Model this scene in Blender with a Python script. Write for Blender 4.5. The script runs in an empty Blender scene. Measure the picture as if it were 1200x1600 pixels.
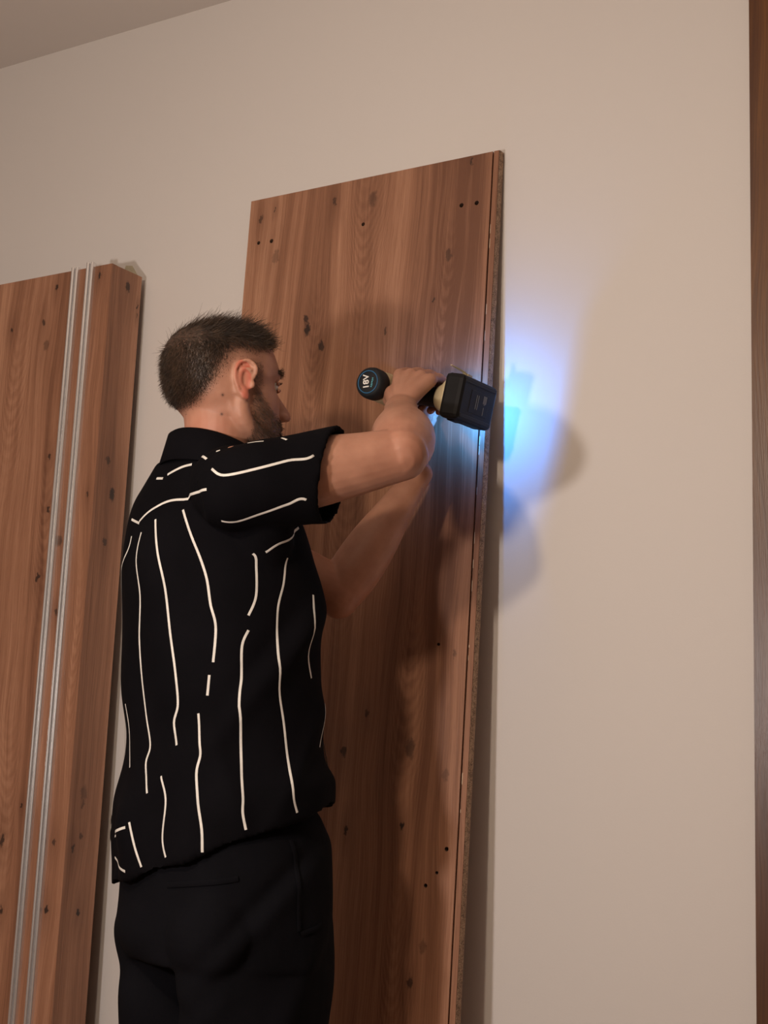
import bpy, bmesh, math, random
import numpy as np
from mathutils import Vector, Matrix
from mathutils.bvhtree import BVHTree
from mathutils import noise as mnoise

random.seed(7); np.random.seed(7)
SC = bpy.context.scene
COL = SC.collection

# ------------------------------------------------------------------ camera
cam_data = bpy.data.cameras.new('camera')
cam = bpy.data.objects.new('camera', cam_data); COL.objects.link(cam)
cam_data.sensor_fit = 'VERTICAL'; cam_data.sensor_height = 36.0; cam_data.lens = 54.0
cam_data.clip_start = 0.05
RX = Vector((0.8449, 0.5341, 0.0297)); RD = Vector((-0.0578, 0.1462, -0.9876)); RF = Vector((-0.5317, 0.8327, 0.1546))
cam.matrix_world = Matrix(((RX.x, -RD.x, -RF.x, 0.0), (RX.y, -RD.y, -RF.y, -2.45), (RX.z, -RD.z, -RF.z, 1.12), (0, 0, 0, 1)))
SC.camera = cam

# ------------------------------------------------------------------ world, lamps, exposure
world = bpy.data.worlds.new('world'); SC.world = world; world.use_nodes = True
world.node_tree.nodes['Background'].inputs[0].default_value = (0.50, 0.45, 0.42, 1)
world.node_tree.nodes['Background'].inputs[1].default_value = 0.05
vs = SC.view_settings
vs.view_transform = 'Standard'; vs.look = 'None'; vs.gamma = 1.0; vs.use_curve_mapping = False
vs.exposure = 0.13

def lamp(name, loc, energy, color, radius):
    d = bpy.data.lights.new(name, 'POINT'); d.energy = energy; d.color = color; d.shadow_soft_size = radius
    o = bpy.data.objects.new(name, d); o.location = loc; COL.objects.link(o); return o
lamp('cool_lamp', (-1.43, -2.10, 1.33), 46, (1.0, 0.89, 0.83), 0.055)
lamp('warm_lamp', (-1.13, -2.05, 2.00), 40, (1.0, 0.79, 0.60), 0.055)
d = bpy.data.lights.new('ceiling_fill', 'AREA'); d.energy = 2.5; d.color = (1.0, 0.84, 0.72); d.size = 0.9; d.shape = 'DISK'  # added ambient fill below the ceiling, no fixture there
o = bpy.data.objects.new('ceiling_fill', d); o.location = (-0.9, -2.9, 2.68); COL.objects.link(o)

# ------------------------------------------------------------------ helpers
def tag(o, label=None, cat=None, group=None, kind=None):
    if label: o['label'] = label
    if cat: o['category'] = cat
    if group: o['group'] = group
    if kind: o['kind'] = kind
    return o

def empty(name, loc=(0, 0, 0), rz=0.0):
    o = bpy.data.objects.new(name, None); o.empty_display_size = 0.1
    o.location = loc; o.rotation_euler = (0, 0, rz); COL.objects.link(o); return o

def mesh_obj(name, me, mat, parent=None, smooth=False):
    o = bpy.data.objects.new(name, me); COL.objects.link(o)
    if mat is not None:
        me.materials.clear(); me.materials.append(mat)
    if parent is not None: o.parent = parent
    if smooth: me.polygons.foreach_set('use_smooth', [True] * len(me.polygons))
    return o

def bm_obj(name, bm, mat, parent=None, smooth=False):
    bmesh.ops.recalc_face_normals(bm, faces=bm.faces)
    me = bpy.data.meshes.new(name); bm.to_mesh(me); bm.free()
    return mesh_obj(name, me, mat, parent, smooth)

def add_box(bm, lo, hi, bevel=0.0):
    r = bmesh.ops.create_cube(bm, size=1.0)
    vs_ = r['verts']
    for v in vs_:
        v.co = Vector(((lo[i] + hi[i]) / 2 + v.co[i] * (hi[i] - lo[i]) for i in range(3)))
    if bevel > 0:
        es = list({e for v in vs_ for e in v.link_edges})
        bmesh.ops.bevel(bm, geom=es, offset=bevel, segments=2, affect='EDGES', profile=0.5)

def box_obj(name, lo, hi, mat, parent=None, bevel=0.0):
    bm = bmesh.new(); add_box(bm, lo, hi, bevel); return bm_obj(name, bm, mat, parent)

def add_loft(bm, rings, caps=True):
    vr = [[bm.verts.new(p) for p in r] for r in rings]
    n = len(vr[0])
    for i in range(len(vr) - 1):
        for j in range(n):
            k = (j + 1) % n
            bm.faces.new((vr[i][j], vr[i][k], vr[i + 1][k], vr[i + 1][j]))
    if caps:
        bm.faces.new(vr[0][::-1]); bm.faces.new(vr[-1])

def ring(c, a, b, n=28, p=2.0):
    c = Vector(c); a = Vector(a); b = Vector(b); out = []
    for i in range(n):
        t = 2 * math.pi * i / n; cs, sn = math.cos(t), math.sin(t)
        ca = math.copysign(abs(cs) ** (2 / p), cs); sa = math.copysign(abs(sn) ** (2 / p), sn)
        out.append(c + a * ca + b * sa)
    return out

def crom(vals, per):
    """Catmull-Rom resampling of a list of tuples."""
    P = np.array(vals, float); out = []
    for i in range(len(P) - 1):
        p0 = P[max(i - 1, 0)]; p1 = P[i]; p2 = P[i + 1]; p3 = P[min(i + 2, len(P) - 1)]
        for k in range(per):
            t = k / per
            out.append(0.5 * ((2 * p1) + (-p0 + p2) * t + (2 * p0 - 5 * p1 + 4 * p2 - p3) * t * t + (-p0 + 3 * p1 - 3 * p2 + p3) * t ** 3))
    out.append(P[-1]); return np.array(out)

def add_tube(bm, pts, n=20, ref=(0, 0, 1), per=5, round_ends=True, caps=True):
    """pts: rows (x, y, z, ra, rb); ra along ref, rb across it."""
    P = crom(pts, per) if per > 1 else np.array(pts, float)
    rings = []; ref = Vector(ref); m = len(P)
    tans = []
    for i in range(m):
        t = Vector(P[min(i + 1, m - 1)][:3] - P[max(i - 1, 0)][:3]); tans.append(t.normalized())
    def fr(i):
        t = tans[i]; a = (ref - t * ref.dot(t))
        if a.length < 1e-5: a = t.orthogonal()
        a.normalize(); return a, t.cross(a)
    if round_ends:
        a, b = fr(0); c = Vector(P[0][:3]); r = min(P[0][3], P[0][4])
        for s in (85, 60, 35, 15):
            q = math.radians(s); rings.append(ring(c - tans[0] * r * math.sin(q), a * P[0][3] * math.cos(q), b * P[0][4] * math.cos(q), n))
    for i in range(m):
        a, b = fr(i); rings.append(ring(P[i][:3], a * P[i][3], b * P[i][4], n))
    if round_ends:
        a, b = fr(m - 1); c = Vector(P[-1][:3]); r = min(P[-1][3], P[-1][4])
        for s in (15, 35, 60, 85):
            q = math.radians(s); rings.append(ring(c + tans[-1] * r * math.sin(q), a * P[-1][3] * math.cos(q), b * P[-1][4] * math.cos(q), n))
    add_loft(bm, rings, caps)

def add_ball(bm, c, r, seg=20, rot=None):
    """ellipsoid of radii r at c"""
    res = bmesh.ops.create_uvsphere(bm, u_segments=seg, v_segments=seg // 2 + 2, radius=1.0)
    M = rot if rot else Matrix.Identity(3)
    for v in res['verts']:
        v.co = Vector(c) + M @ Vector((v.co.x * r[0], v.co.y * r[1], v.co.z * r[2]))

def add_cyl(bm, p0, p1, r0, r1=None, n=24):
    p0 = Vector(p0); p1 = Vector(p1); t = (p1 - p0).normalized(); a = t.orthogonal().normalized(); b = t.cross(a)
    r1 = r0 if r1 is None else r1
    add_loft(bm, [ring(p0, a * r0, b * r0, n), ring(p1, a * r1, b * r1, n)])

def remeshed(bm, voxel, smooth_it=4, fac=0.5):
    me = bpy.data.meshes.new('tmp'); bmesh.ops.recalc_face_normals(bm, faces=bm.faces); bm.to_mesh(me); bm.free()
    o = bpy.data.objects.new('tmp', me); COL.objects.link(o)
    m = o.modifiers.new('r', 'REMESH'); m.mode = 'VOXEL'; m.voxel_size = voxel; m.adaptivity = 0.0
    if smooth_it:
        s = o.modifiers.new('s', 'SMOOTH'); s.factor = fac; s.iterations = smooth_it
    dg = bpy.context.evaluated_depsgraph_get(); dg.update()
    out = bpy.data.meshes.new_from_object(o.evaluated_get(dg))
    bpy.data.objects.remove(o); bpy.data.meshes.remove(me)
    out.polygons.foreach_set('use_smooth', [True] * len(out.polygons))
    return out

def get_co(me):
    a = np.empty(len(me.vertices) * 3); me.vertices.foreach_get('co', a); return a.reshape(-1, 3)
def get_no(me):
    a = np.empty(len(me.vertices) * 3); me.vertices.foreach_get('normal', a); return a.reshape(-1, 3)
def set_co(me, a):
    me.vertices.foreach_set('co', a.ravel()); me.update()

# ------------------------------------------------------------------ materials
def new_mat(name):
    m = bpy.data.materials.new(name); m.use_nodes = True
    nt = m.node_tree; return m, nt, nt.nodes['Principled BSDF']

class NB:
    """tiny node builder"""
    def __init__(s, nt): s.nt = nt
    def n(s, t, **kw):
        nd = s.nt.nodes.new(t)
        for k, v in kw.items(): setattr(nd, k, v)
        return nd
    def l(s, a, b): s.nt.links.new(a, b)
    def val(s, sock, v):
        if hasattr(v, 'is_linked') or isinstance(v, bpy.types.NodeSocket): s.l(v, sock)
        else: sock.default_value = v
    def m(s, op, a, b=0.0, c=0.0, clamp=False):
        nd = s.n('ShaderNodeMath', operation=op); nd.use_clamp = clamp
        s.val(nd.inputs[0], a); s.val(nd.inputs[1], b)
        if op in ('MULTIPLY_ADD', 'SMOOTH_MIN', 'COMPARE'): s.val(nd.inputs[2], c)
        return nd.outputs[0]
    def xyz(s, x, y, z):
        nd = s.n('ShaderNodeCombineXYZ')
        for i, v in enumerate((x, y, z)): s.val(nd.inputs[i], v)
        return nd.outputs[0]
    def sep(s, v):
        nd = s.n('ShaderNodeSeparateXYZ'); s.l(v, nd.inputs[0]); return nd.outputs
    def noise(s, vec, scale, detail=2.0, rough=0.5, dist=0.0):
        nd = s.n('ShaderNodeTexNoise'); s.l(vec, nd.inputs['Vector'])
        nd.inputs['Scale'].default_value = scale; nd.inputs['Detail'].default_value = detail
        nd.inputs['Roughness'].default_value = rough; nd.inputs['Distortion'].default_value = dist
        return nd.outputs['Fac']
    def ramp(s, f, stops):
        nd = s.n('ShaderNodeValToRGB'); s.l(f, nd.inputs[0]); e = nd.color_ramp.elements
        while len(e) < len(stops): e.new(0.5)
        for i, (p, c) in enumerate(stops): e[i].position = p; e[i].color = (*c, 1)
        return nd.outputs[0]
    def mix(s, f, a, b, mode='MIX'):
        nd = s.n('ShaderNodeMix', data_type='RGBA', blend_type=mode)
        s.val(nd.inputs[0], f)
        for i, v in ((6, a), (7, b)):
            if isinstance(v, tuple): nd.inputs[i].default_value = (*v, 1)
            else: s.l(v, nd.inputs[i])
        return nd.outputs[2]
    def bump(s, h, strength, dist, bsdf):
        nd = s.n('ShaderNodeBump'); nd.inputs['Strength'].default_value = strength; nd.inputs['Distance'].default_value = dist
        s.l(h, nd.inputs['Height']); s.l(nd.outputs[0], bsdf.inputs['Normal'])
    def obj(s): return s.n('ShaderNodeTexCoord').outputs['Object']

def simple(name, col, rough=0.5, metal=0.0, noise_amt=0.12, noise_scale=60.0, bump=0.0, spec=0.5):
    m, nt, b = new_mat(name); q = NB(nt); oc = q.obj()
    f = q.noise(oc, noise_scale, 3.0)
    lo = tuple(c * (1 - noise_amt) for c in col); hi = tuple(min(1, c * (1 + noise_amt)) for c in col)
    q.l(q.ramp(f, [(0.3, lo), (0.7, hi)]), b.inputs['Base Color'])
    b.inputs['Roughness'].default_value = rough; b.inputs['Metallic'].default_value = metal
    b.inputs['Specular IOR Level'].default_value = spec
    if bump: q.bump(f, bump, 0.002, b)
    return m

def wood(name, knots, seed, c_lo, c_mid, c_hi, ax=0, rough=0.42, arcs=()):
    """laminate oak: grain runs along object Z; knots (u, z, size, strength) and cathedral arcs (u, z, half width) in object metres (u = axis ax)."""
    m, nt, b = new_mat(name); q = NB(nt); oc = q.obj(); s = q.sep(oc)
    u, z = s[ax], s[2]
    wv = q.noise(q.xyz(u, seed * 3.1, q.m('MULTIPLY', z, 0.30)), 4.0, 2.0, 0.5)
    x1 = q.m('ADD', u, q.m('MULTIPLY', q.m('SUBTRACT', wv, 0.5), 0.10))
    core = None; halo = None
    jx = q.m('MULTIPLY', q.m('SUBTRACT', q.noise(q.xyz(q.m('MULTIPLY', u, 110.0), seed, q.m('MULTIPLY', z, 85.0)), 1.0, 3.0, 0.65), 0.5), 0.020)
    jz = q.m('MULTIPLY', q.m('SUBTRACT', q.noise(q.xyz(q.m('MULTIPLY', u, 110.0), seed + 9.3, q.m('MULTIPLY', z, 85.0)), 1.0, 3.0, 0.65), 0.5), 0.026)
    uj = q.m('ADD', u, jx); zj = q.m('ADD', z, jz)
    for (ku, kz, ks, kk) in knots:
        dx = q.m('DIVIDE', q.m('SUBTRACT', uj, ku), ks * 0.85); dz = q.m('DIVIDE', q.m('SUBTRACT', zj, kz), ks * 1.55)
        r2 = q.m('ADD', q.m('MULTIPLY', dx, dx), q.m('MULTIPLY', dz, dz))
        g = q.m('MULTIPLY', q.m('SUBTRACT', 1.5, q.m('MULTIPLY', r2, 1.5), clamp=True), kk)
        ex = q.m('DIVIDE', q.m('SUBTRACT', u, ku), ks * 3.0); ez = q.m('DIVIDE', q.m('SUBTRACT', z, kz), ks * 9.0)
        wide = q.m('POWER', 2.718, q.m('MULTIPLY', q.m('ADD', q.m('MULTIPLY', ex, ex), q.m('MULTIPLY', ez, ez)), -1.0))
        x1 = q.m('SUBTRACT', x1, q.m('MULTIPLY', q.m('MULTIPLY', ex, ks * 1.6 * kk), wide))   # grain is pushed aside round the knot
        h = q.m('MULTIPLY', wide, 0.38 * kk)
        core = g if core is None else q.m('MAXIMUM', core, g); halo = h if halo is None else q.m('MAXIMUM', halo, h)
    strips = q.noise(q.xyz(q.m('MULTIPLY', x1, 9.0), seed, q.m('MULTIPLY', z, 0.22)), 1.0, 1.0, 0.4)
    bands = q.noise(q.xyz(q.m('MULTIPLY', x1, 48.0), seed * 1.7, q.m('MULTIPLY', z, 0.75)), 1.0, 3.0, 0.6)
    fineg = q.noise(q.xyz(q.m('MULTIPLY', x1, 330.0), seed, q.m('MULTIPLY', z, 6.0)), 1.0, 3.0, 0.65)
    pores = q.noise(q.xyz(q.m('MULTIPLY', u, 560.0), seed, q.m('MULTIPLY', z, 26.0)), 1.0, 2.0, 0.6)
    f = q.m('ADD', q.m('MULTIPLY', strips, 0.62), q.m('ADD', q.m('MULTIPLY', bands, 0.55), q.m('MULTIPLY', fineg, 0.40)))
    f = q.m('SUBTRACT', f, 0.285)
    for (au, az, aw) in arcs:
        dx = q.m('DIVIDE', q.m('SUBTRACT', x1, au), aw); d2 = q.m('MULTIPLY', dx, dx)
        t = q.m('SUBTRACT', q.m('MULTIPLY', q.m('ADD', z, jz), 1.0), q.m('MULTIPLY', d2, 0.16))
        w_ = q.m('SINE', q.m('MULTIPLY', q.m('ADD', t, q.m('MULTIPLY', q.m('SUBTRACT', wv, 0.5), 0.10)), 210.0))
        ez = q.m('DIVIDE', q.m('SUBTRACT', z, az), 0.16)
        k_ = q.m('POWER', 2.718, q.m('MULTIPLY', q.m('ADD', q.m('MULTIPLY', d2, 0.8), q.m('MULTIPLY', ez, ez)), -1.0))
        f = q.m('ADD', f, q.m('MULTIPLY', q.m('MULTIPLY', w_, k_), 0.045))
    col = q.ramp(f, [(0.30, c_lo), (0.50, c_mid), (0.70, c_hi)])
    pm = q.m('MULTIPLY', q.m('SUBTRACT', pores, 0.55, clamp=True), 3.0, clamp=True)
    col = q.mix(q.m('MULTIPLY', pm, 0.55), col, tuple(c * 0.62 for c in c_lo))
    if core is not None:
        col = q.mix(halo, col, (0.10, 0.036, 0.018))
        col = q.mix(q.m('MULTIPLY', core, 0.93, clamp=True), col, (0.016, 0.008, 0.0065))
    q.l(col, b.inputs['Base Color'])
    b.inputs['Roughness'].default_value = rough
    q.bump(q.m('ADD', fineg, q.m('MULTIPLY', pores, 0.7)), 0.16, 0.0015, b)
    return m

W_LO, W_MID, W_HI = (0.165, 0.070, 0.038), (0.315, 0.150, 0.086), (0.48, 0.255, 0.156)
CK = [(0.169, 1.952, 0.010, 1.0), (0.163, 1.972, 0.007, 0.9), (0.206, 1.912, 0.009, 0.9), (0.305, 2.205, 0.013, 0.5), (0.029, 2.208, 0.007, 0.7),
      (0.213, 2.215, 0.006, 0.7), (0.486, 2.057, 0.009, 0.55), (0.355, 1.92, 0.006, 0.7), (0.46, 1.971, 0.003, 0.9),
      (0.465, 1.13, 0.014, 0.6), (0.324, 1.121, 0.008, 0.8), (0.458, 0.995, 0.006, 1.0), (0.34, 0.982, 0.005, 0.9), (0.54, 1.085, 0.009, 0.35),
      (0.492, 0.733, 0.007, 0.8), (0.514, 0.793, 0.009, 0.4), (0.546, 1.301, 0.006, 0.5), (0.064, 2.223, 0.003, 0.9), (0.526, 2.242, 0.004, 0.8), (0.369, 1.191, 0.005, 0.7),
      (0.075, 2.12, 0.012, 0.4), (0.30, 0.42, 0.012, 0.8), (0.12, 0.60, 0.01, 0.8), (0.12, 1.35, 0.011, 0.8)]
LK = [(-0.158, 2.097, 0.005, 0.9), (-0.188, 2.021, 0.006, 0.8), (-0.174, 1.97, 0.010, 0.45), (-0.284, 2.016, 0.005, 0.9), (-0.136, 1.718, 0.005, 0.9),
      (-0.126, 1.604, 0.006, 0.9), (-0.086, 1.536, 0.010, 0.7), (-0.141, 1.46, 0.007, 0.9), (-0.08, 1.386, 0.006, 0.9), (-0.177, 0.92, 0.009, 0.9),
      (-0.131, 0.99, 0.004, 0.9), (-0.032, 0.923, 0.006, 0.8), (-0.038, 0.794, 0.006, 1.0), (-0.162, 0.782, 0.006, 0.9), (-0.033, 2.108, 0.006, 1.0),
      (-0.018, 1.63, 0.004, 0.8), (-0.32, 1.3, 0.012, 0.8), (-0.42, 1.8, 0.01, 0.8), (-0.3, 0.5, 0.012, 0.8)]
SK = [(0.054, 2.094, 0.009, 0.9), (0.035, 1.707, 0.008, 0.8), (0.055, 1.64, 0.010, 1.0), (0.043, 1.536, 0.007, 0.8), (0.041, 1.022, 0.012, 0.45), (0.041, 1.00, 0.006, 0.6),
      (0.043, 0.937, 0.006, 0.7), (0.022, 0.914, 0.006, 0.9), (0.051, 0.788, 0.006, 1.0), (0.088, 2.06, 0.003, 0.9), (0.088, 2.04, 0.003, 0.9), (0.05, 0.35, 0.008, 0.9)]
M = {}
M['board'] = wood('oak_laminate', CK, 1.0, W_LO, W_MID, W_HI, 0, 0.40, [(0.305, 2.10, 0.045), (0.487, 1.93, 0.035), (0.20, 1.83, 0.04), (0.465, 1.22, 0.04), (0.30, 1.50, 0.05), (0.47, 0.70, 0.04)])
M['carcass'] = wood('oak_laminate_carcass', LK, 4.0, W_LO, W_MID, W_HI, 0, 0.42, [(-0.13, 1.55, 0.04), (-0.03, 1.28, 0.03), (-0.18, 0.98, 0.04), (-0.25, 1.85, 0.05)])
M['carcass_side'] = wood('oak_laminate_side', SK, 7.0, W_LO, W_MID, W_HI, 1)
M['trim'] = wood('dark_oak_veneer', [], 11.0, (0.055, 0.017, 0.005), (0.10, 0.035, 0.009), (0.17, 0.068, 0.016), 0, 0.35)

def plaster(name, col):
    m, nt, b = new_mat(name); q = NB(nt); oc = q.obj()
    big = q.noise(oc, 1.1, 2.0); fine = q.noise(oc, 260.0, 2.0)
    c = q.ramp(big, [(0.3, tuple(x * 0.97 for x in col)), (0.7, col)])
    q.l(c, b.inputs['Base Color']); b.inputs['Roughness'].default_value = 0.75; b.inputs['Specular IOR Level'].default_value = 0.25
    q.bump(fine, 0.10, 0.001, b); return m
M['wall'] = plaster('painted_plaster', (0.70, 0.672, 0.648))
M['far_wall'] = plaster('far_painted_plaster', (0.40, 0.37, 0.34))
M['ceiling'] = plaster('ceiling_plaster', (0.66, 0.62, 0.585))
M['floor'] = wood('floor_oak', [], 21.0, (0.16, 0.08, 0.04), (0.26, 0.14, 0.08), (0.34, 0.20, 0.12), 0, 0.4)

def chip_mat():
    m, nt, b = new_mat('raw_chipboard'); q = NB(nt); oc = q.obj()
    f = q.noise(oc, 420.0, 3.0, 0.7); g = q.noise(oc, 110.0, 2.0)
    q.l(q.ramp(q.m('ADD', q.m('MULTIPLY', f, 0.7), q.m('MULTIPLY', g, 0.3)), [(0.36, (0.07, 0.042, 0.028)), (0.5, (0.33, 0.21, 0.135)), (0.64, (0.55, 0.38, 0.26))]), b.inputs['Base Color'])
    b.inputs['Roughness'].default_value = 0.9; q.bump(f, 0.6, 0.002, b); return m
M['chip'] = chip_mat()
M['chip_light'] = simple('chipped_laminate', (0.62, 0.46, 0.32), 0.8)
M['hole'] = simple('dark_lining', (0.05, 0.03, 0.02), 0.9)  # near-black lining: darkness inside holes and groove is put into the colour
M['alu'] = simple('brushed_aluminium', (0.80, 0.79, 0.79), 0.24, 0.85, 0.0, 10)
M['tape'] = simple('masking_tape', (0.50, 0.45, 0.33), 0.7)
M['black_rubber'] = simple('black_rubber', (0.009, 0.010, 0.012), 0.65, bump=0.1, spec=0.3)
M['black_plastic'] = simple('black_plastic', (0.006, 0.006, 0.007), 0.60, spec=0.22)
M['cream'] = simple('cream_plastic', (0.50, 0.42, 0.26), 0.45)
M['blue_ring'] = simple('blue_paint', (0.02, 0.13, 0.28), 0.45)
M['print_white'] = simple('white_print', (0.75, 0.74, 0.70), 0.5)
M['print_grey'] = simple('grey_print', (0.22, 0.21, 0.17), 0.5)
M['print_teal'] = simple('teal_print', (0.10, 0.38, 0.45), 0.5)
M['steel'] = simple('steel', (0.45, 0.43, 0.40), 0.3, 1.0, 0.05)
M['shoe'] = simple('black_leather', (0.015, 0.014, 0.014), 0.5)
M['stripe'] = simple('white_thread', (0.72, 0.70, 0.65), 0.8)
M['eye'] = simple('eye_white', (0.7, 0.66, 0.62), 0.15, noise_amt=0.03)
M['iris'] = simple('iris', (0.03, 0.05, 0.06), 0.1)
def led_mat():
    m, nt, b = new_mat('lit_led'); b.inputs['Emission Color'].default_value = (0.35, 0.6, 1, 1); b.inputs['Emission Strength'].default_value = 8; return m
M['led'] = led_mat()

def cloth(name, col, sheen=0.15):
    m, nt, b = new_mat(name); q = NB(nt); oc = q.obj()
    f = q.noise(oc, 900.0, 2.0); g = q.noise(oc, 9.0, 3.0)
    q.l(q.ramp(g, [(0.3, tuple(c * 0.8 for c in col)), (0.7, tuple(c * 1.2 for c in col))]), b.inputs['Base Color'])
    b.inputs['Roughness'].default_value = 0.9; b.inputs['Specular IOR Level'].default_value = 0.06
    b.inputs['Sheen Weight'].default_value = sheen; b.inputs['Sheen Roughness'].default_value = 0.5
    q.bump(f, 0.25, 0.001, b); return m
M['shirt'] = cloth('black_shirt_cloth', (0.0040, 0.0037, 0.0050), 0.0)
M['trouser'] = cloth('black_trouser_cloth', (0.0052, 0.0052, 0.0070), 0.0)

def skin_mat():
    m, nt, b = new_mat('skin'); q = NB(nt); oc = q.obj()
    at = q.n('ShaderNodeVertexColor', layer_name='tone'); sp = q.n('ShaderNodeSeparateColor'); q.l(at.outputs[0], sp.inputs[0])
    f = q.noise(oc, 28.0, 4.0); g = q.noise(oc, 240.0, 3.0, 0.6)
    base = q.ramp(f, [(0.3, (0.39, 0.187, 0.122)), (0.7, (0.49, 0.250, 0.168))])
    red = q.mix(sp.outputs[1], base, (0.50, 0.145, 0.095))                     # flushed ear, elbow
    hair = q.m('MULTIPLY', sp.outputs[0], q.m('ADD', 0.55, q.m('MULTIPLY', g, 0.9)), clamp=True)
    col = q.mix(hair, red, (0.045, 0.027, 0.018))                               # cropped hair and stubble
    col = q.mix(sp.outputs[2], col, (0.05, 0.02, 0.015))                        # moles, nostril
    q.l(col, b.inputs['Base Color'])
    b.inputs['Roughness'].default_value = 0.50; b.inputs['Specular IOR Level'].default_value = 0.4
    b.inputs['Subsurface Weight'].default_value = 0.12; b.inputs['Subsurface Radius'].default_value = (1.0, 0.35, 0.2); b.inputs['Subsurface Scale'].default_value = 0.006
    q.bump(g, 0.10, 0.001, b); return m
M['skin'] = skin_mat()
def hair_mat(name, c1, c2):
    m, nt, b = new_mat(name); q = NB(nt); oc = q.obj(); f = q.noise(oc, 70.0, 2.0)
    q.l(q.ramp(f, [(0.35, c1), (0.65, c2)]), b.inputs['Base Color']); b.inputs['Roughness'].default_value = 0.5; return m
M['hair'] = hair_mat('brown_hair', (0.024, 0.014, 0.009), (0.068, 0.040, 0.023))
M['fringe'] = hair_mat('light_brown_hair', (0.08, 0.045, 0.022), (0.19, 0.11, 0.055))
M['beard'] = hair_mat('brown_beard', (0.035, 0.018, 0.010), (0.10, 0.052, 0.028))

# ------------------------------------------------------------------ the room
def structure(name, lo, hi, mat, parent=None):
    o = box_obj(name, lo, hi, mat, parent)
    if parent is None: o['kind'] = 'structure'
    return o
CEIL = 2.731
structure('wall_back', (-4.2, 0.0, 0.0), (1.9, 0.12, CEIL), M['wall'])
structure('floor', (-4.2, -4.6, -0.1), (1.9, 0.12, 0.0), M['floor'])
structure('ceiling', (-4.2, -4.6, CEIL), (1.9, 0.12, CEIL + 0.1), M['ceiling'])
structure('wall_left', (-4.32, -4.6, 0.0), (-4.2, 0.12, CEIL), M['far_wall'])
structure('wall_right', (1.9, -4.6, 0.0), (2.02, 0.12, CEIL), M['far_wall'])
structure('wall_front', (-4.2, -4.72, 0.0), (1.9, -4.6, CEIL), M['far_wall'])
# tall dark wooden door frame on the right
tr = structure('trim_1', (-0.832, -0.020, 0.0), (-0.742, -0.0005, 2.62), M['trim'])
bm = bmesh.new(); add_box(bm, (-0.744, -0.030, 0.0), (-0.700, -0.0005, 2.54), 0.002)
bm_obj('inner_bead', bm, M['trim'], tr)
structure('trim_2', (0.20, -0.020, 0.0), (0.29, -0.0005, 2.62), M['trim'])
structure('trim_3', (-0.742, -0.020, 2.54), (0.20, -0.0005, 2.62), M['trim'])
dr = structure('door_1', (-0.70, -0.014, 0.01), (0.20, -0.0005, 2.54), M['trim'])
for z0, z1 in ((0.15, 0.95), (1.10, 2.40)):
    bm = bmesh.new(); add_box(bm, (-0.56, -0.022, z0), (0.06, -0.012, z1), 0.004); bm_obj('door_panel', bm, M['trim'], dr)
bm = bmesh.new(); add_tube(bm, [(-0.63, -0.012, 1.05, .009, .009), (-0.63, -0.06, 1.05, .009, .009), (-0.52, -0.062, 1.05, .008, .008)], 12); bm_obj('door_handle', bm, M['steel'], dr, True)

# ------------------------------------------------------------------ panel leaning against the wall (with groove, drilled holes)
PANEL_T = 0.0617
panel = empty('furniture_board', (-1.903, -0.1590, 0.0)); panel.rotation_euler = (-PANEL_T, 0, 0)
tag(panel, 'tall knotty oak panel with drilled holes leaning on wall, being drilled by the man', 'panel')
PW, PL, PT = 0.585, 2.253, 0.018
bm = bmesh.new()
prof = [(0, 0), (0.5708, 0), (0.5708, 0.008), (0.5742, 0.008), (0.5742, 0), (PW, 0), (PW, PT), (0, PT)]
lo = [bm.verts.new((x, y, 0.0)) for x, y in prof]; hi = [bm.verts.new((x, y, PL)) for x, y in prof]
for i in range(len(prof)):
    k = (i + 1) % len(prof); bm.faces.new((lo[i], lo[k], hi[k], hi[i]))
bm.faces.new(lo[::-1]); bm.faces.new(hi)
board = bm_obj('board_core', bm, M['board'], panel)
HOLES = [(0.509, 2.155, .0045), (0.542, 2.154, .0045), (0.028, 2.156, .004), (0.061, 2.155, .0045), (0.286, 2.154, .004), (0.512, 1.316, .003), (0.551, 0.96, .004), (0.513, 0.896, .0035), (0.534, 0.919, .003)]
bm = bmesh.new()
for x, z, r in HOLES: add_cyl(bm, (x, -0.01, z), (x, 0.012, z), r, n=16)
cut = bm_obj('cut', bm, M['hole'])
md = board.modifiers.new('b', 'BOOLEAN'); md.object = cut; md.operation = 'DIFFERENCE'; md.solver = 'EXACT'
cut.parent = panel
dg = bpy.context.evaluated_depsgraph_get(); dg.update()
nm = bpy.data.meshes.new_from_object(board.evaluated_get(dg)); board.modifiers.clear(); old = board.data; board.data = nm
bpy.data.objects.remove(cut)
for x, z, r in HOLES:
    bm = bmesh.new(); n = 14
    a = ring((x, 0.0003, z), (r * 0.995, 0, 0), (0, 0, r * 0.995), n); b_ = ring((x, 0.0115, z), (r * 0.995, 0, 0), (0, 0, r * 0.995), n)
    va = [bm.verts.new(p) for p in a]; vb = [bm.verts.new(p) for p in b_]
    for i in range(n): bm.faces.new((va[i], va[(i + 1) % n], vb[(i + 1) % n], vb[i]))
    bm.faces.new(vb)
    bm_obj('dowel_hole', bm, M['hole'], panel)
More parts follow.
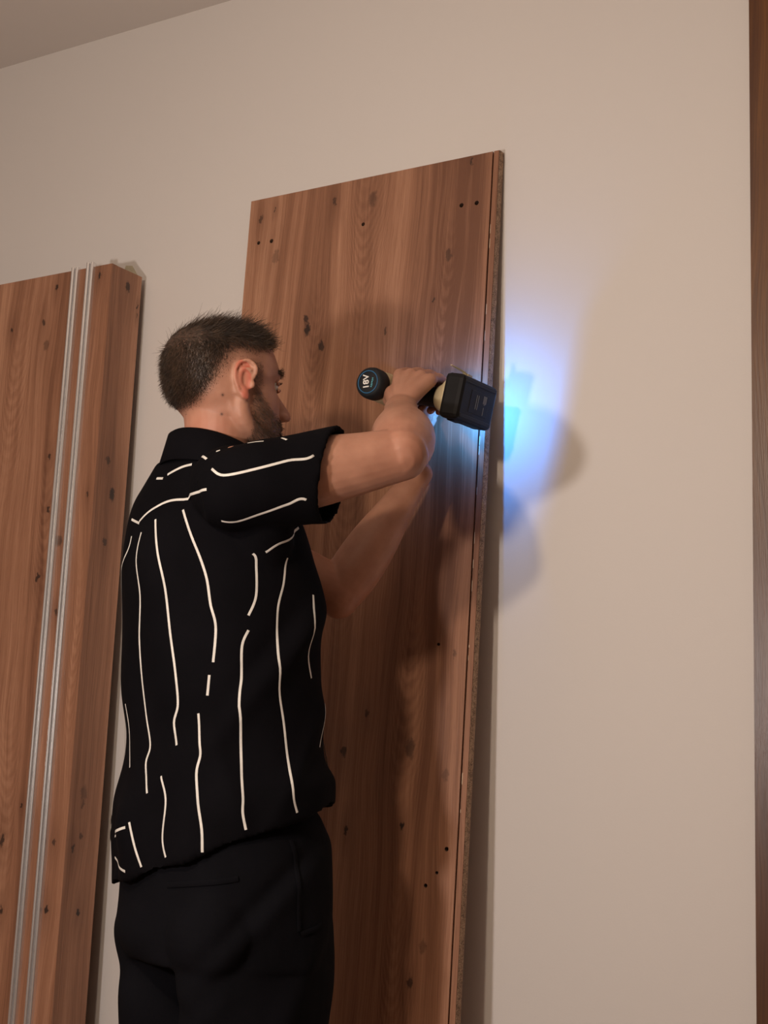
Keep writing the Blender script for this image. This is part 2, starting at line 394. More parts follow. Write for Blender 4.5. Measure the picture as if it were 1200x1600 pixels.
# raw chipboard edge, uneven
bm = bmesh.new(); ny, nz = 7, 420
grid = []
for j in range(nz + 1):
    row = []
    for i in range(ny):
        y = 0.0004 + (PT - 0.0008) * i / (ny - 1); z = PL * j / nz
        d_ = 0.0006 + (0.0013 * (mnoise.noise(Vector((y * 260, 3.1, z * 120))) * 0.5 + 0.5) if 0 < i < ny - 1 else 0)
        row.append(bm.verts.new((PW + d_, y, z)))
    grid.append(row)
for j in range(nz):
    for i in range(ny - 1): bm.faces.new((grid[j][i], grid[j][i + 1], grid[j + 1][i + 1], grid[j + 1][i]))
e = bm_obj('chipboard_edge', bm, M['chip'], panel, True); e['label'] = 'raw speckled chipboard edge'
# groove lining and its chipped lips
bm = bmesh.new(); add_box(bm, (0.5709, 0.0072, 0.002), (0.5741, 0.0079, PL - 0.002)); bm_obj('groove_bottom', bm, M['hole'], panel)
bm = bmesh.new(); rr = random.Random(3)
z = 0.1
while z < PL - 0.05:
    l = rr.uniform(0.004, 0.022); wd = rr.uniform(0.0006, 0.0016)
    if rr.random() < 0.6: add_box(bm, (0.5741, -0.0002, z), (0.5741 + wd, 0.001, z + l))
    z += l + rr.expovariate(1 / 0.03)
c = bm_obj('chipped_lip', bm, M['chip_light'], panel); c['kind'] = 'stuff'
box_obj('edge_band', (-0.0007, 0.0, 0.0), (-0.0001, PT, PL), M['board'], panel)

# ------------------------------------------------------------------ carcass leaning at the left, two aluminium rails on it
S2 = 0.02853
car = empty('wardrobe_carcass', (-2.191, -0.1807, 0.0)); car.rotation_euler = (-S2, 0, 0)
tag(car, 'thick oak wardrobe carcass leaning on wall at the left behind two metal rails', 'wardrobe carcass')
CL = 2.129
box_obj('front_panel', (-0.62, 0.0, 0.0), (-0.0006, 0.016, CL), M['carcass'], car)
box_obj('front_edge_band', (-0.0006, 0.0, 0.0), (0.0, 0.016, CL), M['carcass_side'], car)
box_obj('side_panel', (-0.018, 0.0168, 0.0), (-0.0004, 0.096, CL - 0.0005), M['carcass_side'], car)
box_obj('side_panel', (-0.62, 0.0168, 0.0), (-0.602, 0.096, CL - 0.0005), M['carcass_side'], car)
box_obj('top_panel', (-0.602, 0.0168, CL - 0.0185), (-0.018, 0.096, CL - 0.0005), M['carcass'], car)
box_obj('bottom_panel', (-0.602, 0.0168, 0.0), (-0.018, 0.096, 0.018), M['carcass'], car)
def rail(x, zt, label):
    r = empty('aluminium_rail', (-2.191, -0.1807, 0.0)); r.rotation_euler = (-S2, 0, 0)
    tag(r, label, 'rail', 'aluminium sliding-door rails')
    bm = bmesh.new()      # channel: base and two lips with a bead on top
    arc = lambda cx, cy, r: [(cx + r * math.cos(t), cy - r * math.sin(t)) for t in np.linspace(0, math.pi, 8)]
    pf = [(-.0095, 0), (.0095, 0)] + arc(.0062, -.0058, .0033) + [(.0022, -.0022), (-.0014, -.0022)] + arc(-.0054, -.0062, .0040)
    lo = [bm.verts.new((x + a, b - 0.0002, 0.003)) for a, b in pf]; hi = [bm.verts.new((x + a, b - 0.0002, zt)) for a, b in pf]
    for i in range(len(pf)):
        k = (i + 1) % len(pf); bm.faces.new((lo[i], lo[k], hi[k], hi[i]))
    bm.faces.new(lo[::-1]); bm.faces.new(hi)
    bm_obj('rail_profile', bm, M['alu'], r)
    bm = bmesh.new(); add_box(bm, (x - .0005, -0.0016, 0.01), (x + .0018, -0.0003, zt - 0.004)); bm_obj('groove_line', bm, M['black_plastic'], r)  # black strip standing for the dark line of the groove
rail(-0.1005, 2.132, 'aluminium rail standing against carcass, the farther one from its corner')
rail(-0.0570, 2.137, 'aluminium rail standing against carcass, the nearer one to its corner')
bm = bmesh.new()
tp = [(-2.275, 2.135), (-2.262, 2.168), (-2.243, 2.165), (-2.225, 2.139), (-2.24, 2.118)]
lo = [bm.verts.new((x, -0.0002, z)) for x, z in tp]; hi = [bm.verts.new((x, -0.0009, z)) for x, z in tp]
for i in range(5): bm.faces.new((lo[i], lo[(i + 1) % 5], hi[(i + 1) % 5], hi[i]))
bm.faces.new(lo[::-1]); bm.faces.new(hi)
tag(bm_obj('tape_patch', bm, M['tape']), 'small beige tape patch on wall above carcass corner', 'tape')

# ------------------------------------------------------------------ cordless drill, drilling straight into the panel
CAP = Vector((-1.446, -0.25, 1.762))
DX = Vector((0, 1, 0)); DH = Vector((0.978, 0, -0.2086)); DW = DX.cross(DH)           # axis, handle direction, side
drill = empty('cordless_drill'); drill.matrix_world = Matrix(((DX.x, DH.x, DW.x, CAP.x), (DX.y, DH.y, DW.y, CAP.y), (DX.z, DH.z, DW.z, CAP.z), (0, 0, 0, 1)))
tag(drill, 'black and cream 18V cordless drill held sideways with its battery to the right', 'drill')
def lathe_x(name, prof, mat, n=36, parent=None):
    bm = bmesh.new(); add_loft(bm, [ring((x, 0, 0), (0, r, 0), (0, 0, r), n) for x, r in prof]); return bm_obj(name, bm, mat, parent or drill, True)
rc = lathe_x('rear_cap', [(-0.0005, 0.021), (0.0, 0.0235), (0.003, 0.0268), (0.010, 0.0285), (0.026, 0.0282), (0.0285, 0.027)], M['black_rubber'])
bm = bmesh.new(); add_tube(bm, [(-0.0012, 0.0200 * math.cos(t), 0.0200 * math.sin(t), .0009, .0009) for t in np.linspace(0, 2 * math.pi, 33)], 8, (1, 0, 0), 1, False, False)
bm_obj('cap_ring', bm, M['blue_ring'], rc, True)
lathe_x('motor_housing', [(0.0286, 0.0255), (0.034, 0.0275), (0.06, 0.0285), (0.105, 0.0285), (0.118, 0.0265)], M['cream'])
lathe_x('gear_collar', [(0.1182, 0.0255), (0.124, 0.0258), (0.140, 0.0245), (0.144, 0.0225)], M['black_plastic'])
lathe_x('chuck', [(0.1442, 0.0195), (0.150, 0.0205), (0.166, 0.0205), (0.178, 0.0135), (0.186, 0.0085)], M['black_plastic'])
lathe_x('driver_bit', [(0.1855, 0.0036), (0.192, 0.0036), (0.194, 0.0024), (0.1980, 0.0018), (0.1988, 0.0004)], M['steel'], 12)
def text_mesh(name, body, size, mat, parent, mtx, extrude=0.0004, bold=0.0):
    cu = bpy.data.curves.new(name, 'FONT'); cu.body = body; cu.size = size; cu.extrude = extrude; cu.align_x = 'CENTER'; cu.align_y = 'CENTER'; cu.offset = bold
    o = bpy.data.objects.new(name, cu); COL.objects.link(o)
    dg = bpy.context.evaluated_depsgraph_get(); dg.update(); me = bpy.data.meshes.new_from_object(o.evaluated_get(dg)); bpy.data.objects.remove(o)
    me.transform(mtx); return mesh_obj(name, me, mat, parent)
# lettering on the cap: reads upwards along the side axis, facing -x
rot = Matrix(((0, 0, -1, 0), (0.0, -1, 0, 0), (-1, 0, 0, 0), (0, 0, 0, 1)))
TILT = math.radians(14)
def capm(dy, dz): return Matrix.Translation((-0.0010, dy, dz)) @ rot @ Matrix.Rotation(TILT, 4, 'Z')
text_mesh('cap_lettering', '18V', 0.0165, M['print_white'], rc, capm(-0.0035, 0.0), bold=0.00035)
bm = bmesh.new()
for i in range(6):
    hgt = (0.0026, 0.0034, 0.0026, 0.003, 0.0034, 0.0026)[i]
    add_box(bm, (-0.0012, 0.0072, -0.0086 + i * 0.003), (-0.0004, 0.0072 + hgt, -0.0086 + i * 0.003 + 0.0019))
bm_obj('cap_small_print', bm, M['print_teal'], rc)
# handle, trigger
bm = bmesh.new()
add_tube(bm, [(0.075, 0.012, 0, .026, .021), (0.076, 0.035, 0, .0235, .0185), (0.080, 0.070, 0, .0215, .0175), (0.084, 0.102, 0, .0225, .0185), (0.086, 0.114, 0, .026, .021)], 24, (1, 0, 0), 5, False)
hd = bm_obj('handle', bm, M['black_rubber'], drill, True)
bm = bmesh.new(); add_box(bm, (0.098, 0.030, -0.008), (0.112, 0.060, 0.008), 0.004); bm_obj('trigger', bm, M['black_plastic'], drill)
# flared cream foot, led, battery
bm = bmesh.new()
add_loft(bm, [ring((0.085, 0.103, 0), (0.0275, 0, 0), (0, 0, 0.0225), 32, 2.2), ring((0.087, 0.114, 0), (0.034, 0, 0), (0, 0, 0.027), 32, 2.8), ring((0.088, 0.127, 0), (0.047, 0, 0), (0, 0, 0.033), 32, 4), ring((0.088, 0.137, 0), (0.051, 0, 0), (0, 0, 0.035), 32, 5)])
bm_obj('foot', bm, M['cream'], drill, True)
bm = bmesh.new(); add_box(bm, (0.118, 0.114, -0.006), (0.1255, 0.122, 0.006), 0.0015); bm_obj('led_lens', bm, M['led'], drill)
bm = bmesh.new(); BX0, BX1, BY0, BY1, BZ = 0.026, 0.150, 0.1372, 0.176, 0.0395
add_box(bm, (BX0, BY0, -BZ), (BX1, BY1, BZ), 0.008)
bt = bm_obj('battery', bm, M['black_plastic'], drill, False)
for zz in (-1, 1):
    bm = bmesh.new(); add_box(bm, (0.045, 0.146, zz * BZ - 0.002), (0.075, 0.162, zz * BZ + 0.002), 0.0015); bm_obj('release_button', bm, M['black_rubber'], bt)
for (x0, x1, z0, z1) in ((0.034, 0.142, -0.0345, -0.027), (0.034, 0.142, 0.027, 0.0345)):
    bm = bmesh.new(); add_box(bm, (x0, BY1 - 0.001, z0), (x1, BY1 + 0.0016, z1), 0.0014); bm_obj('bottom_rib', bm, M['black_rubber'], bt)
bm = bmesh.new(); add_box(bm, (0.060, BY1 - 0.001, -0.019), (0.124, BY1 + 0.0006, 0.021), 0.0006); lb = bm_obj('battery_label', bm, M['black_plastic'], bt)
bm = bmesh.new()
for x0, x1, z0, z1 in ((0.112, 0.114, -0.016, -0.002), (0.108, 0.110, -0.016, 0.000), (0.104, 0.106, -0.016, -0.002), (0.108, 0.1092, 0.004, 0.018)): add_box(bm, (x0, BY1 + 0.0004, z0), (x1, BY1 + 0.0009, z1))
for x0 in (0.080, 0.086): add_box(bm, (x0, BY1 + 0.0004, -0.013), (x0 + 0.0012, BY1 + 0.0009, 0.012))
bm_obj('label_print', bm, M['print_grey'], lb)
# belt hook on the upper side of the foot
bm = bmesh.new()
add_tube(bm, [(0.096, 0.139, -0.044, .0012, .0045), (0.086, 0.137, -0.0505, .0012, .0045), (0.066, 0.135, -0.053, .0012, .0040), (0.046, 0.133, -0.0545, .0010, .0020)], 10, (0, 0, 1), 6)
hk = bm_obj('belt_hook', bm, M['cream'], drill, True)
bm = bmesh.new(); add_box(bm, (0.090, 0.130, -0.050), (0.106, 0.144, -0.034), 0.002); bm_obj('hook_mount', bm, M['cream'], drill)
# the drill's own work light
ld = bpy.data.lights.new('drill_work_light', 'SPOT'); ld.energy = 3.0; ld.color = (0.05, 0.31, 1.0); ld.spot_size = math.radians(176); ld.spot_blend = 0.7; ld.shadow_soft_size = 0.004
lo_ = bpy.data.objects.new('drill_work_light', ld); COL.objects.link(lo_)
lp = CAP + DX * 0.1290 + DH * 0.1190
lo_.location = lp; lo_.rotation_euler = (math.radians(90), 0, 0)

# ------------------------------------------------------------------ the man
ROOT = Vector((-1.566, -0.480, -0.0276)); RZ = -0.31289
MS = 1.0246
man = empty('person', ROOT, RZ); man.scale = (MS, MS, MS)
tag(man, 'bearded man in black striped short-sleeved shirt and black trousers holding a drill', 'person')
cr, sr = math.cos(-RZ), math.sin(-RZ)
def w2l(p):                       # world point -> man's own frame (x right, y forward, z up)
    d = (Vector(p) - ROOT) / MS; return Vector((cr * d.x - sr * d.y, sr * d.x + cr * d.y, d.z))
def w2d(v):
    v = v / MS; return Vector((cr * v.x - sr * v.y, sr * v.x + cr * v.y, v.z))
gA, gH, gU = w2d(DX), w2d(DH), w2d(-DW) if DW.z < 0 else w2d(DW)
GRIP = w2l(CAP + DX * 0.078 + DH * 0.062)
def gp(a, h, u): return GRIP + gA * a + gH * h + gU * u

R_SH, R_EL = Vector((0.160, -0.080, 1.508)), Vector((0.286, 0.125, 1.574))
R_WR = gp(-0.088, 0.024, -0.040)
L_SH, L_EL, L_WR = Vector((-0.146, 0.012, 1.49)), Vector((0.008, 0.233, 1.386)), Vector((0.066, 0.350, 1.598))

# head frame
HEAD = Vector((0.028, -0.036, 1.690))
HM = Matrix.Rotation(math.radians(-4), 3, 'Z') @ Matrix.Rotation(math.radians(-3), 3, 'Y') @ Matrix.Rotation(math.radians(4), 3, 'X')
def hp(x, y, z): return HEAD + HM @ Vector((x, y, z))

bm = bmesh.new()
# --- head: horizontal slices (z, front, back, half width, centre of width)
SL = [(0.093, 0.018, -0.048, 0.036), (0.089, 0.040, -0.064, 0.050), (0.080, 0.062, -0.080, 0.062), (0.066, 0.078, -0.091, 0.0705), (0.050, 0.088, -0.096, 0.0755), (0.028, 0.094, -0.097, 0.0775), (0.012, 0.0945, -0.095, 0.0775),
      (0.0, 0.089, -0.093, 0.0765), (-0.012, 0.089, -0.088, 0.0745), (-0.028, 0.090, -0.079, 0.0725), (-0.045, 0.0905, -0.064, 0.0695), (-0.060, 0.0920, -0.055, 0.0665), (-0.074, 0.0920, -0.030, 0.0610), (-0.088, 0.0900, -0.004, 0.0525), (-0.102, 0.0850, 0.024, 0.0400), (-0.112, 0.0740, 0.040, 0.0260)]
SLc = crom(SL, 4); rings = []
for z, yf, yb, w in SLc:
    yc = yb + (yf - yb) * 0.44; rg = []
    for i in range(56):
        t = 2 * math.pi * i / 56; cs, sn = math.cos(t), math.sin(t)
        if cs > 0:
            pw = 2.25; y = yc + (yf - yc) * abs(cs) ** (2 / pw)
        else:
            pw = 2.1; y = yc - (yc - yb) * abs(cs) ** (2 / pw)
        x = w * math.copysign(abs(sn) ** (2 / pw), sn)
        # flatten the temples and cheeks a little
        if cs > 0: x *= 1.0 - 0.10 * cs * (1 - abs(sn))
        # eye sockets
        es = math.exp(-((abs(x) - 0.031) / 0.016) ** 2 - ((z + 0.002) / 0.011) ** 2); y -= 0.010 * es * (cs > 0)
        y += 0.004 * math.exp(-((abs(x) - 0.028) / 0.022) ** 2 - ((z - 0.020) / 0.009) ** 2) * (cs > 0)
        y += 0.004 * math.exp(-((abs(x) - 0.045) / 0.02) ** 2 - ((z + 0.026) / 0.016) ** 2) * (cs > 0)
        rg.append(hp(x, y, z))
    rings.append(rg)
add_loft(bm, rings)
# nose
nz_ = [(0.010, 0.0880, 0.0065, 0.010), (-0.006, 0.0935, 0.0075, 0.013), (-0.022, 0.1010, 0.0095, 0.017), (-0.036, 0.1070, 0.0125, 0.020), (-0.044, 0.1060, 0.0150, 0.019), (-0.051, 0.0990, 0.0140, 0.013)]
add_loft(bm, [ring(hp(0, y - 0.004, z), HM @ Vector((w, 0, 0)), HM @ Vector((0, d_, 0)), 20) for z, y, w, d_ in crom(nz_, 3)])
add_ball(bm, hp(0, 0.1165, -0.041), (0.0088, 0.0085, 0.0080))
for s in (-1, 1): add_ball(bm, hp(s * 0.0125, 0.1035, -0.0445), (0.0065, 0.0100, 0.0065))
# lips and chin
add_ball(bm, hp(0, 0.0925, -0.0655), (0.022, 0.0085, 0.0055)); add_ball(bm, hp(0, 0.0905, -0.0745), (0.020, 0.0085, 0.0060)); add_ball(bm, hp(0, 0.0820, -0.100), (0.022, 0.013, 0.014))
# jaw corners
for s in (-1, 1):
    add_tube(bm, [tuple(hp(s * 0.062, -0.008, -0.030)) + (0.015, 0.015), tuple(hp(s * 0.060, 0.000, -0.068)) + (0.014, 0.014), tuple(hp(s * 0.042, 0.045, -0.096)) + (0.014, 0.014), tuple(hp(s * 0.015, 0.074, -0.104)) + (0.013, 0.013)], 14)
# ears
for s in (-1, 1):
    ER = Matrix.Rotation(math.radians(-s * 24), 3, 'Z') @ Matrix.Rotation(math.radians(-10), 3, 'X')
    def ep(x, y, z): return hp(*(Vector((s * 0.0785, -0.006, -0.010)) + ER @ Vector((s * x, y, z))))
    hel = [(-0.001, 0.010, 0.006), (0.003, 0.015, 0.017), (0.005, 0.011, 0.027), (0.006, 0.000, 0.0325), (0.007, -0.012, 0.028), (0.008, -0.018, 0.015), (0.007, -0.0165, 0.000), (0.005, -0.010, -0.014), (0.003, -0.002, -0.024), (0.002, 0.006, -0.0265)]
    add_tube(bm, [tuple(ep(*p)) + (0.0031, 0.0031) for p in hel], 10)
    add_tube(bm, [tuple(ep(*p)) + (0.0030, 0.0030) for p in [(0.004, 0.006, 0.018), (0.0045, -0.006, 0.019), (0.005, -0.009, 0.006), (0.004, -0.006, -0.008), (0.003, 0.002, -0.014)]], 10)
    add_ball(bm, ep(0.002, 0.002, -0.022), (0.0050, 0.0085, 0.0080)); add_ball(bm, ep(0.002, 0.0115, -0.004), (0.0045, 0.0045, 0.0070))
    # back plate of the ear
    add_loft(bm, [ring(ep(x, -0.002, 0.004), HM @ (ER @ Vector((0, ry, 0))), HM @ (ER @ Vector((0, 0.004, rz))), 24) for x, ry, rz in ((-0.012, 0.010, 0.020), (-0.002, 0.014, 0.026), (0.0025, 0.0165, 0.029))])
# neck
NB_ = Vector((0.0, -0.035, 1.49))
add_tube(bm, [tuple(hp(0, -0.016, -0.010)) + (0.056, 0.056), tuple(hp(0, -0.013, -0.045)) + (0.053, 0.055), tuple(hp(0, -0.014, -0.080)) + (0.052, 0.055), (0.016, -0.040, 1.580, 0.056, 0.058), (0.006, -0.045, 1.53, 0.060, 0.064), (0.0, -0.035, 1.47, 0.07, 0.10)], 28, (0, 1, 0))
# sternomastoid cords
add_tube(bm, [tuple(hp(0.058, -0.026, -0.030)) + (.010, .010), tuple(hp(0.050, -0.004, -0.075)) + (.011, .011), (0.035, 0.012, 1.55, .012, .012)], 12)
# trunk (under the shirt)
TR = [(0.80, 0, 0.005, 0.15, 0.105), (0.90, 0, 0.0, 0.155, 0.110), (1.05, 0, 0, 0.140, 0.100), (1.20, 0, 0.0, 0.135, 0.105), (1.35, 0, -0.01, 0.135, 0.108), (1.45, 0, -0.02, 0.130, 0.092), (1.50, 0, -0.03, 0.10, 0.07)]
add_loft(bm, [ring((x, y, z), (a, 0, 0), (0, b, 0), 32, 2.4) for z, x, y, a, b in crom(TR, 4)])
# legs (in the trousers)
for s in (-1, 1):
    add_tube(bm, [(s * 0.085, 0.01, 0.86, 0.085, 0.085), (s * 0.09, 0.015, 0.62, 0.070, 0.070), (s * 0.10, 0.015, 0.48, 0.052, 0.055), (s * 0.105, -0.005, 0.34, 0.050, 0.055), (s * 0.11, -0.01, 0.12, 0.035, 0.036), (s * 0.11, -0.005, 0.075, 0.035, 0.038)], 20, (1, 0, 0))
    add_tube(bm, [(s * 0.11, -0.03, 0.080, .032, .030), (s * 0.115, 0.06, 0.070, .036, .026), (s * 0.12, 0.13, 0.062, .034, .016)], 16, (1, 0, 0))
# right arm
def lerp(a, b, t): return a + (b - a) * t
def limb(bmm, a, b, rows, ref):
    add_tube(bmm, [tuple(lerp(a, b, t) + Vector(o_)) + (ra, rb) for t, ra, rb, o_ in rows], 24, ref)
limb(bm, R_SH, R_EL, [(-0.02, .062, .060, (0, 0, 0)), (0.2, .058, .056, (0, 0, 0)), (0.45, .055, .050, (0, 0, -.002)), (0.7, .048, .045, (0, 0, -.004)), (0.9, .043, .042, (0, 0, -.004)), (1.0, .041, .041, (0, 0, -.004))], (0, 0, 1))
limb(bm, R_EL, R_WR, [(-0.03, .039, .040, (0, 0, 0)), (0.15, .050, .047, (.002, 0, 0)), (0.35, .050, .045, (.002, 0, .002)), (0.6, .038, .035, (0, 0, .002)), (0.85, .030, .026, (0, 0, 0)), (1.0, .0285, .024, (0, 0, 0))], gH)
# right hand
def finger(bmm, pts, r0, r1):
    n = len(pts); add_tube(bmm, [tuple(p) + (r0 + (r1 - r0) * i / (n - 1),) * 2 for i, p in enumerate(pts)], 14, (0.3, 0.2, 1), 4)
mc = []
for i, (h_, au, fl) in enumerate(((-0.031, -0.002, 0.0), (-0.009, 0.001, 0.004), (0.013, 0.0, 0.001), (0.033, -0.004, -0.006))):
    m_ = gp(-0.030, h_, 0.030 + au); mc.append(m_)
    finger(bm, [m_, gp(-0.004, h_, 0.0385 + au), gp(0.022 + fl, h_, 0.034 + au), gp(0.040 + fl * .6, h_ * 0.95, 0.014), gp(0.036, h_ * 0.93, -0.008), gp(0.024, h_ * 0.92, -0.022)], 0.0102 - 0.0005 * i, 0.0078 - 0.0003 * i)
    add_tube(bm, [tuple(lerp(R_WR, m_, 0.05)) + (.016, .018), tuple(lerp(R_WR, m_, 0.5) - gA * 0.004) + (.0145, .0155), tuple(m_ - gU * 0.002) + (.0125, .0125)], 16, tuple(gH))
# thenar pad and thumb
add_tube(bm, [tuple(lerp(R_WR, gp(-0.05, -0.02, -0.02), 0.25)) + (.018, .018), tuple(gp(-0.052, -0.018, -0.012)) + (.019, .018), tuple(gp(-0.036, -0.036, -0.020)) + (.015, .014)], 16, tuple(gH))
finger(bm, [gp(-0.040, -0.034, -0.016), gp(-0.014, -0.036, -0.030), gp(0.012, -0.032, -0.034), gp(0.030, -0.026, -0.032)], 0.0125, 0.0088)
# left arm
limb(bm, L_SH, L_EL, [(-0.02, .060, .058, (0, 0, 0)), (0.25, .056, .054, (0, 0, 0)), (0.55, .050, .047, (0, 0, 0)), (0.85, .043, .041, (0, 0, 0)), (1.0, .040, .039, (0, 0, 0))], (0, 0, 1))
limb(bm, L_EL, L_WR, [(-0.03, .037, .038, (0, 0, 0)), (0.15, .045, .043, (0, 0, 0)), (0.38, .045, .041, (0, 0, 0)), (0.65, .036, .032, (0, 0, 0)), (0.88, .029, .024, (0, 0, 0)), (1.0, .028, .022, (0, 0, 0))], (1, 0, 0))
add_ball(bm, L_EL + Vector((0.0, -0.004, -0.016)), (0.031, 0.031, 0.031))
# left hand: reaches up to the chuck, fingers steadying it from below
CH = w2l(CAP + DX * 0.146)
def cp(a, h, u): return CH + gA * a + gH * h + gU * u
kn = [cp(-0.012 + 0.019 * i - 0.02, 0.032 - 0.003 * i, -0.052 - 0.003 * i) for i in range(4)]
for i, k_ in enumerate(kn):
    add_tube(bm, [tuple(lerp(L_WR, k_, 0.0)) + (.015, .017), tuple(lerp(L_WR, k_, 0.55)) + (.0135, .0145), tuple(k_) + (.0110, .0115)], 14, tuple(gA))
    a0 = -0.026 + 0.018 * i
    finger(bm, [k_, cp(a0 + .004, 0.040 - .002 * i, -0.026), cp(a0 + .006, 0.032, -0.004), cp(a0 + .008, 0.030 - .002 * i, 0.012), cp(a0 + .008, 0.018, 0.024)], 0.0095, 0.0072)
finger(bm, [lerp(L_WR, kn[0], 0.35) - gH * 0.012, cp(-0.030, -0.010, -0.050), cp(-0.022, -0.026, -0.026), cp(-0.014, -0.030, -0.006)], 0.0130, 0.0085)

body_me = remeshed(bm, 0.0023, 5, 0.5)

# --- skin tone attribute from the position on the body
co = get_co(body_me)
HMi = np.array(HM.inverted()); hc = (co - np.array(HEAD)) @ HMi.T           # head coordinates
def sm(a, b, x): t = np.clip((x - a) / (b - a), 0, 1); return t * t * (3 - 2 * t)
hx, hy, hz = hc[:, 0], hc[:, 1], hc[:, 2]
headmask = (np.abs(hx) < 0.085) & (hy > -0.12) & (hy < 0.13) & (hz > -0.125)
def hairline(hx, hy, hz):
    """0..1: how much cropped hair grows at a head point (above the hairline, faded at the sides and nape)"""
    # lower border of the hair as a function of depth: forehead high, dips to the sideburn and the nape
    yk = np.array([-0.12, -0.095, -0.07, -0.045, -0.025, -0.005, 0.012, 0.030, 0.045, 0.060, 0.075, 0.10])
    zk = np.array([-0.080, -0.078, -0.062, -0.016, 0.010, 0.020, 0.018, 0.026, 0.042, 0.052, 0.056, 0.060])
    z0 = np.interp(hy, yk, zk)
    return z0
z0 = hairline(hx, hy, hz)
fade = 0.066 - 0.022 * np.clip((-hy - 0.055) / 0.04, 0, 1)
hair = sm(0.0, 1.0, (hz - z0 + 0.010) / (fade + 0.006))
# beard: below a line from the sideburn to the mouth, in front of the ear
bl_ = np.interp(hy, [-0.01, 0.010, 0.03, 0.05, 0.07, 0.09], [-0.10, 0.012, -0.020, -0.040, -0.050, -0.050])
beard = sm(0.0, 1.0, (bl_ - hz) / 0.016) * sm(0.004, 0.018, hy) * sm(-0.135, -0.115, hz)
side = sm(0.0, 1.0, (0.03 - np.abs(hz - 0.005)) / 0.02) * sm(0.006, 0.014, hy) * (1 - sm(0.026, 0.036, hy)) * (np.abs(hx) > 0.05)
lip = np.exp(-(hx / 0.022) ** 2 - ((hz + 0.070) / 0.009) ** 2) * (hy > 0.085)
hairv = np.where(headmask, np.clip(np.maximum(np.maximum(hair, beard * 0.55), side * 0.4) - lip, 0, 1), 0)
earm = sm(0.0775, 0.084, np.abs(hx)) * (np.abs(hz + 0.006) < 0.045) * (hy < 0.03) * (hy > -0.04)
hairv = hairv * (1 - sm(0.0785, 0.081, np.abs(hx)) * (np.abs(hz + 0.006) < 0.045))
# brows
brow = np.exp(-((hz - 0.021 + 0.15 * (np.abs(hx) - 0.030) ** 2 / 0.03) / 0.0045) ** 2) * sm(0.008, 0.016, np.abs(hx)) * (1 - sm(0.048, 0.056, np.abs(hx))) * (hy > 0.05)
hairv = np.clip(np.maximum(hairv, brow * headmask), 0, 1)
red = 0.95 * earm * headmask + 0.35 * np.exp(-((co - np.array(R_EL)) ** 2).sum(1) / 0.04 ** 2) + 0.25 * np.exp(-((co - np.array(L_EL)) ** 2).sum(1) / 0.05 ** 2)
red = np.maximum(red, 0.30 * headmask * np.exp(-((hz + 0.085) / 0.03) ** 2 - ((hy + 0.06) / 0.04) ** 2))
nost = np.zeros(len(co))
for p in ((0.0085, 0.108, -0.0495), (-0.0085, 0.108, -0.0495)): nost = np.maximum(nost, np.exp(-((hc - np.array(p)) ** 2).sum(1) / 0.0035 ** 2))
for p in ((0.077, -0.069, 1.633), (0.089, -0.076, 1.661)):   # two moles on the neck
    v0 = co[((co - np.array(p)) ** 2).sum(1).argmin()]; nost = np.maximum(nost, np.exp(-((co - v0) ** 2).sum(1) / 0.0022 ** 2))
col = np.stack([hairv, np.clip(red, 0, 1), np.clip(nost, 0, 1), np.ones(len(co))], 1)
at = body_me.color_attributes.new('tone', 'FLOAT_COLOR', 'POINT'); at.data.foreach_set('color', col.astype(np.float32).ravel())
body = mesh_obj('body', body_me, M['skin'], man)

# --- hair strands
body_no = get_no(body_me)
def strands(name, idx, lens, dirs, r0, mat, seg=4, curl=0.0, seed=1):
    rg = np.random.RandomState(seed); V = []; Fc = []
    for n_, i in enumerate(idx):
        p = co[i] + rg.normal(0, 0.0008, 3) - body_no[i] * 0.0006; L_ = lens[n_]; d = dirs[n_] / np.linalg.norm(dirs[n_])
        side_ = np.cross(d, [0.3, 0.5, 0.81]); side_ /= np.linalg.norm(side_) + 1e-9; up_ = np.cross(side_, d)
        ph = rg.uniform(0, 6.28); bend = rg.normal(0, 0.18, 3); b0 = len(V)
        for k in range(seg + 1):
            t = k / seg; q_ = p + d * L_ * t + bend * L_ * t * t
            if curl: q_ = q_ + (side_ * math.cos(ph + t * 7) + up_ * math.sin(ph + t * 7)) * curl * t - np.array([0, 0, 1]) * L_ * 0.22 * t * t
            r = r0 * (1 - 0.75 * t)
            for m3 in range(3):
                a = 2.094 * m3; V.append(q_ + (side_ * math.cos(a) + up_ * math.sin(a)) * r)
        for k in range(seg):
            for m3 in range(3):
                a0 = b0 + k * 3 + m3; a1 = b0 + k * 3 + (m3 + 1) % 3; Fc.append((a0, a1, a1 + 3, a0 + 3))
    me = bpy.data.meshes.new(name); me.from_pydata([tuple(v) for v in V], [], Fc); me.update()
    o = mesh_obj(name, me, mat, man, True); o['kind'] = 'stuff'; return o
rg = np.random.RandomState(5)
HMn = np.array(HM)
cand = np.where(headmask & (hairv > 0.08) & (hz > z0))[0]
wgt = hairv[cand] ** 1.5; pick = rg.choice(cand, size=min(13000, len(cand)), replace=False, p=wgt / wgt.sum())
top = sm(0.040, 0.075, hz[pick]) * sm(-0.11, -0.05, hy[pick])
lens = (0.0012 + 0.0095 * hairv[pick] ** 2.2 + 0.019 * top * (1 - 0.6 * sm(0.045, 0.075, hy[pick]))) * rg.uniform(0.6, 1.25, len(pick))
tw = sm(0.030, 0.085, hz[pick])
flow = (tw[:, None] * np.array([[0.0, 0.75, 0.08]]) + (1 - tw)[:, None] * np.stack([0.1 * np.sign(hx[pick]), np.full(len(pick), -0.35), np.full(len(pick), -0.75)], 1)) @ HMn.T
dirs = body_no[pick] * (0.24 + 0.02 * top)[:, None] + flow * 0.85 + rg.normal(0, 0.11, (len(pick), 3))
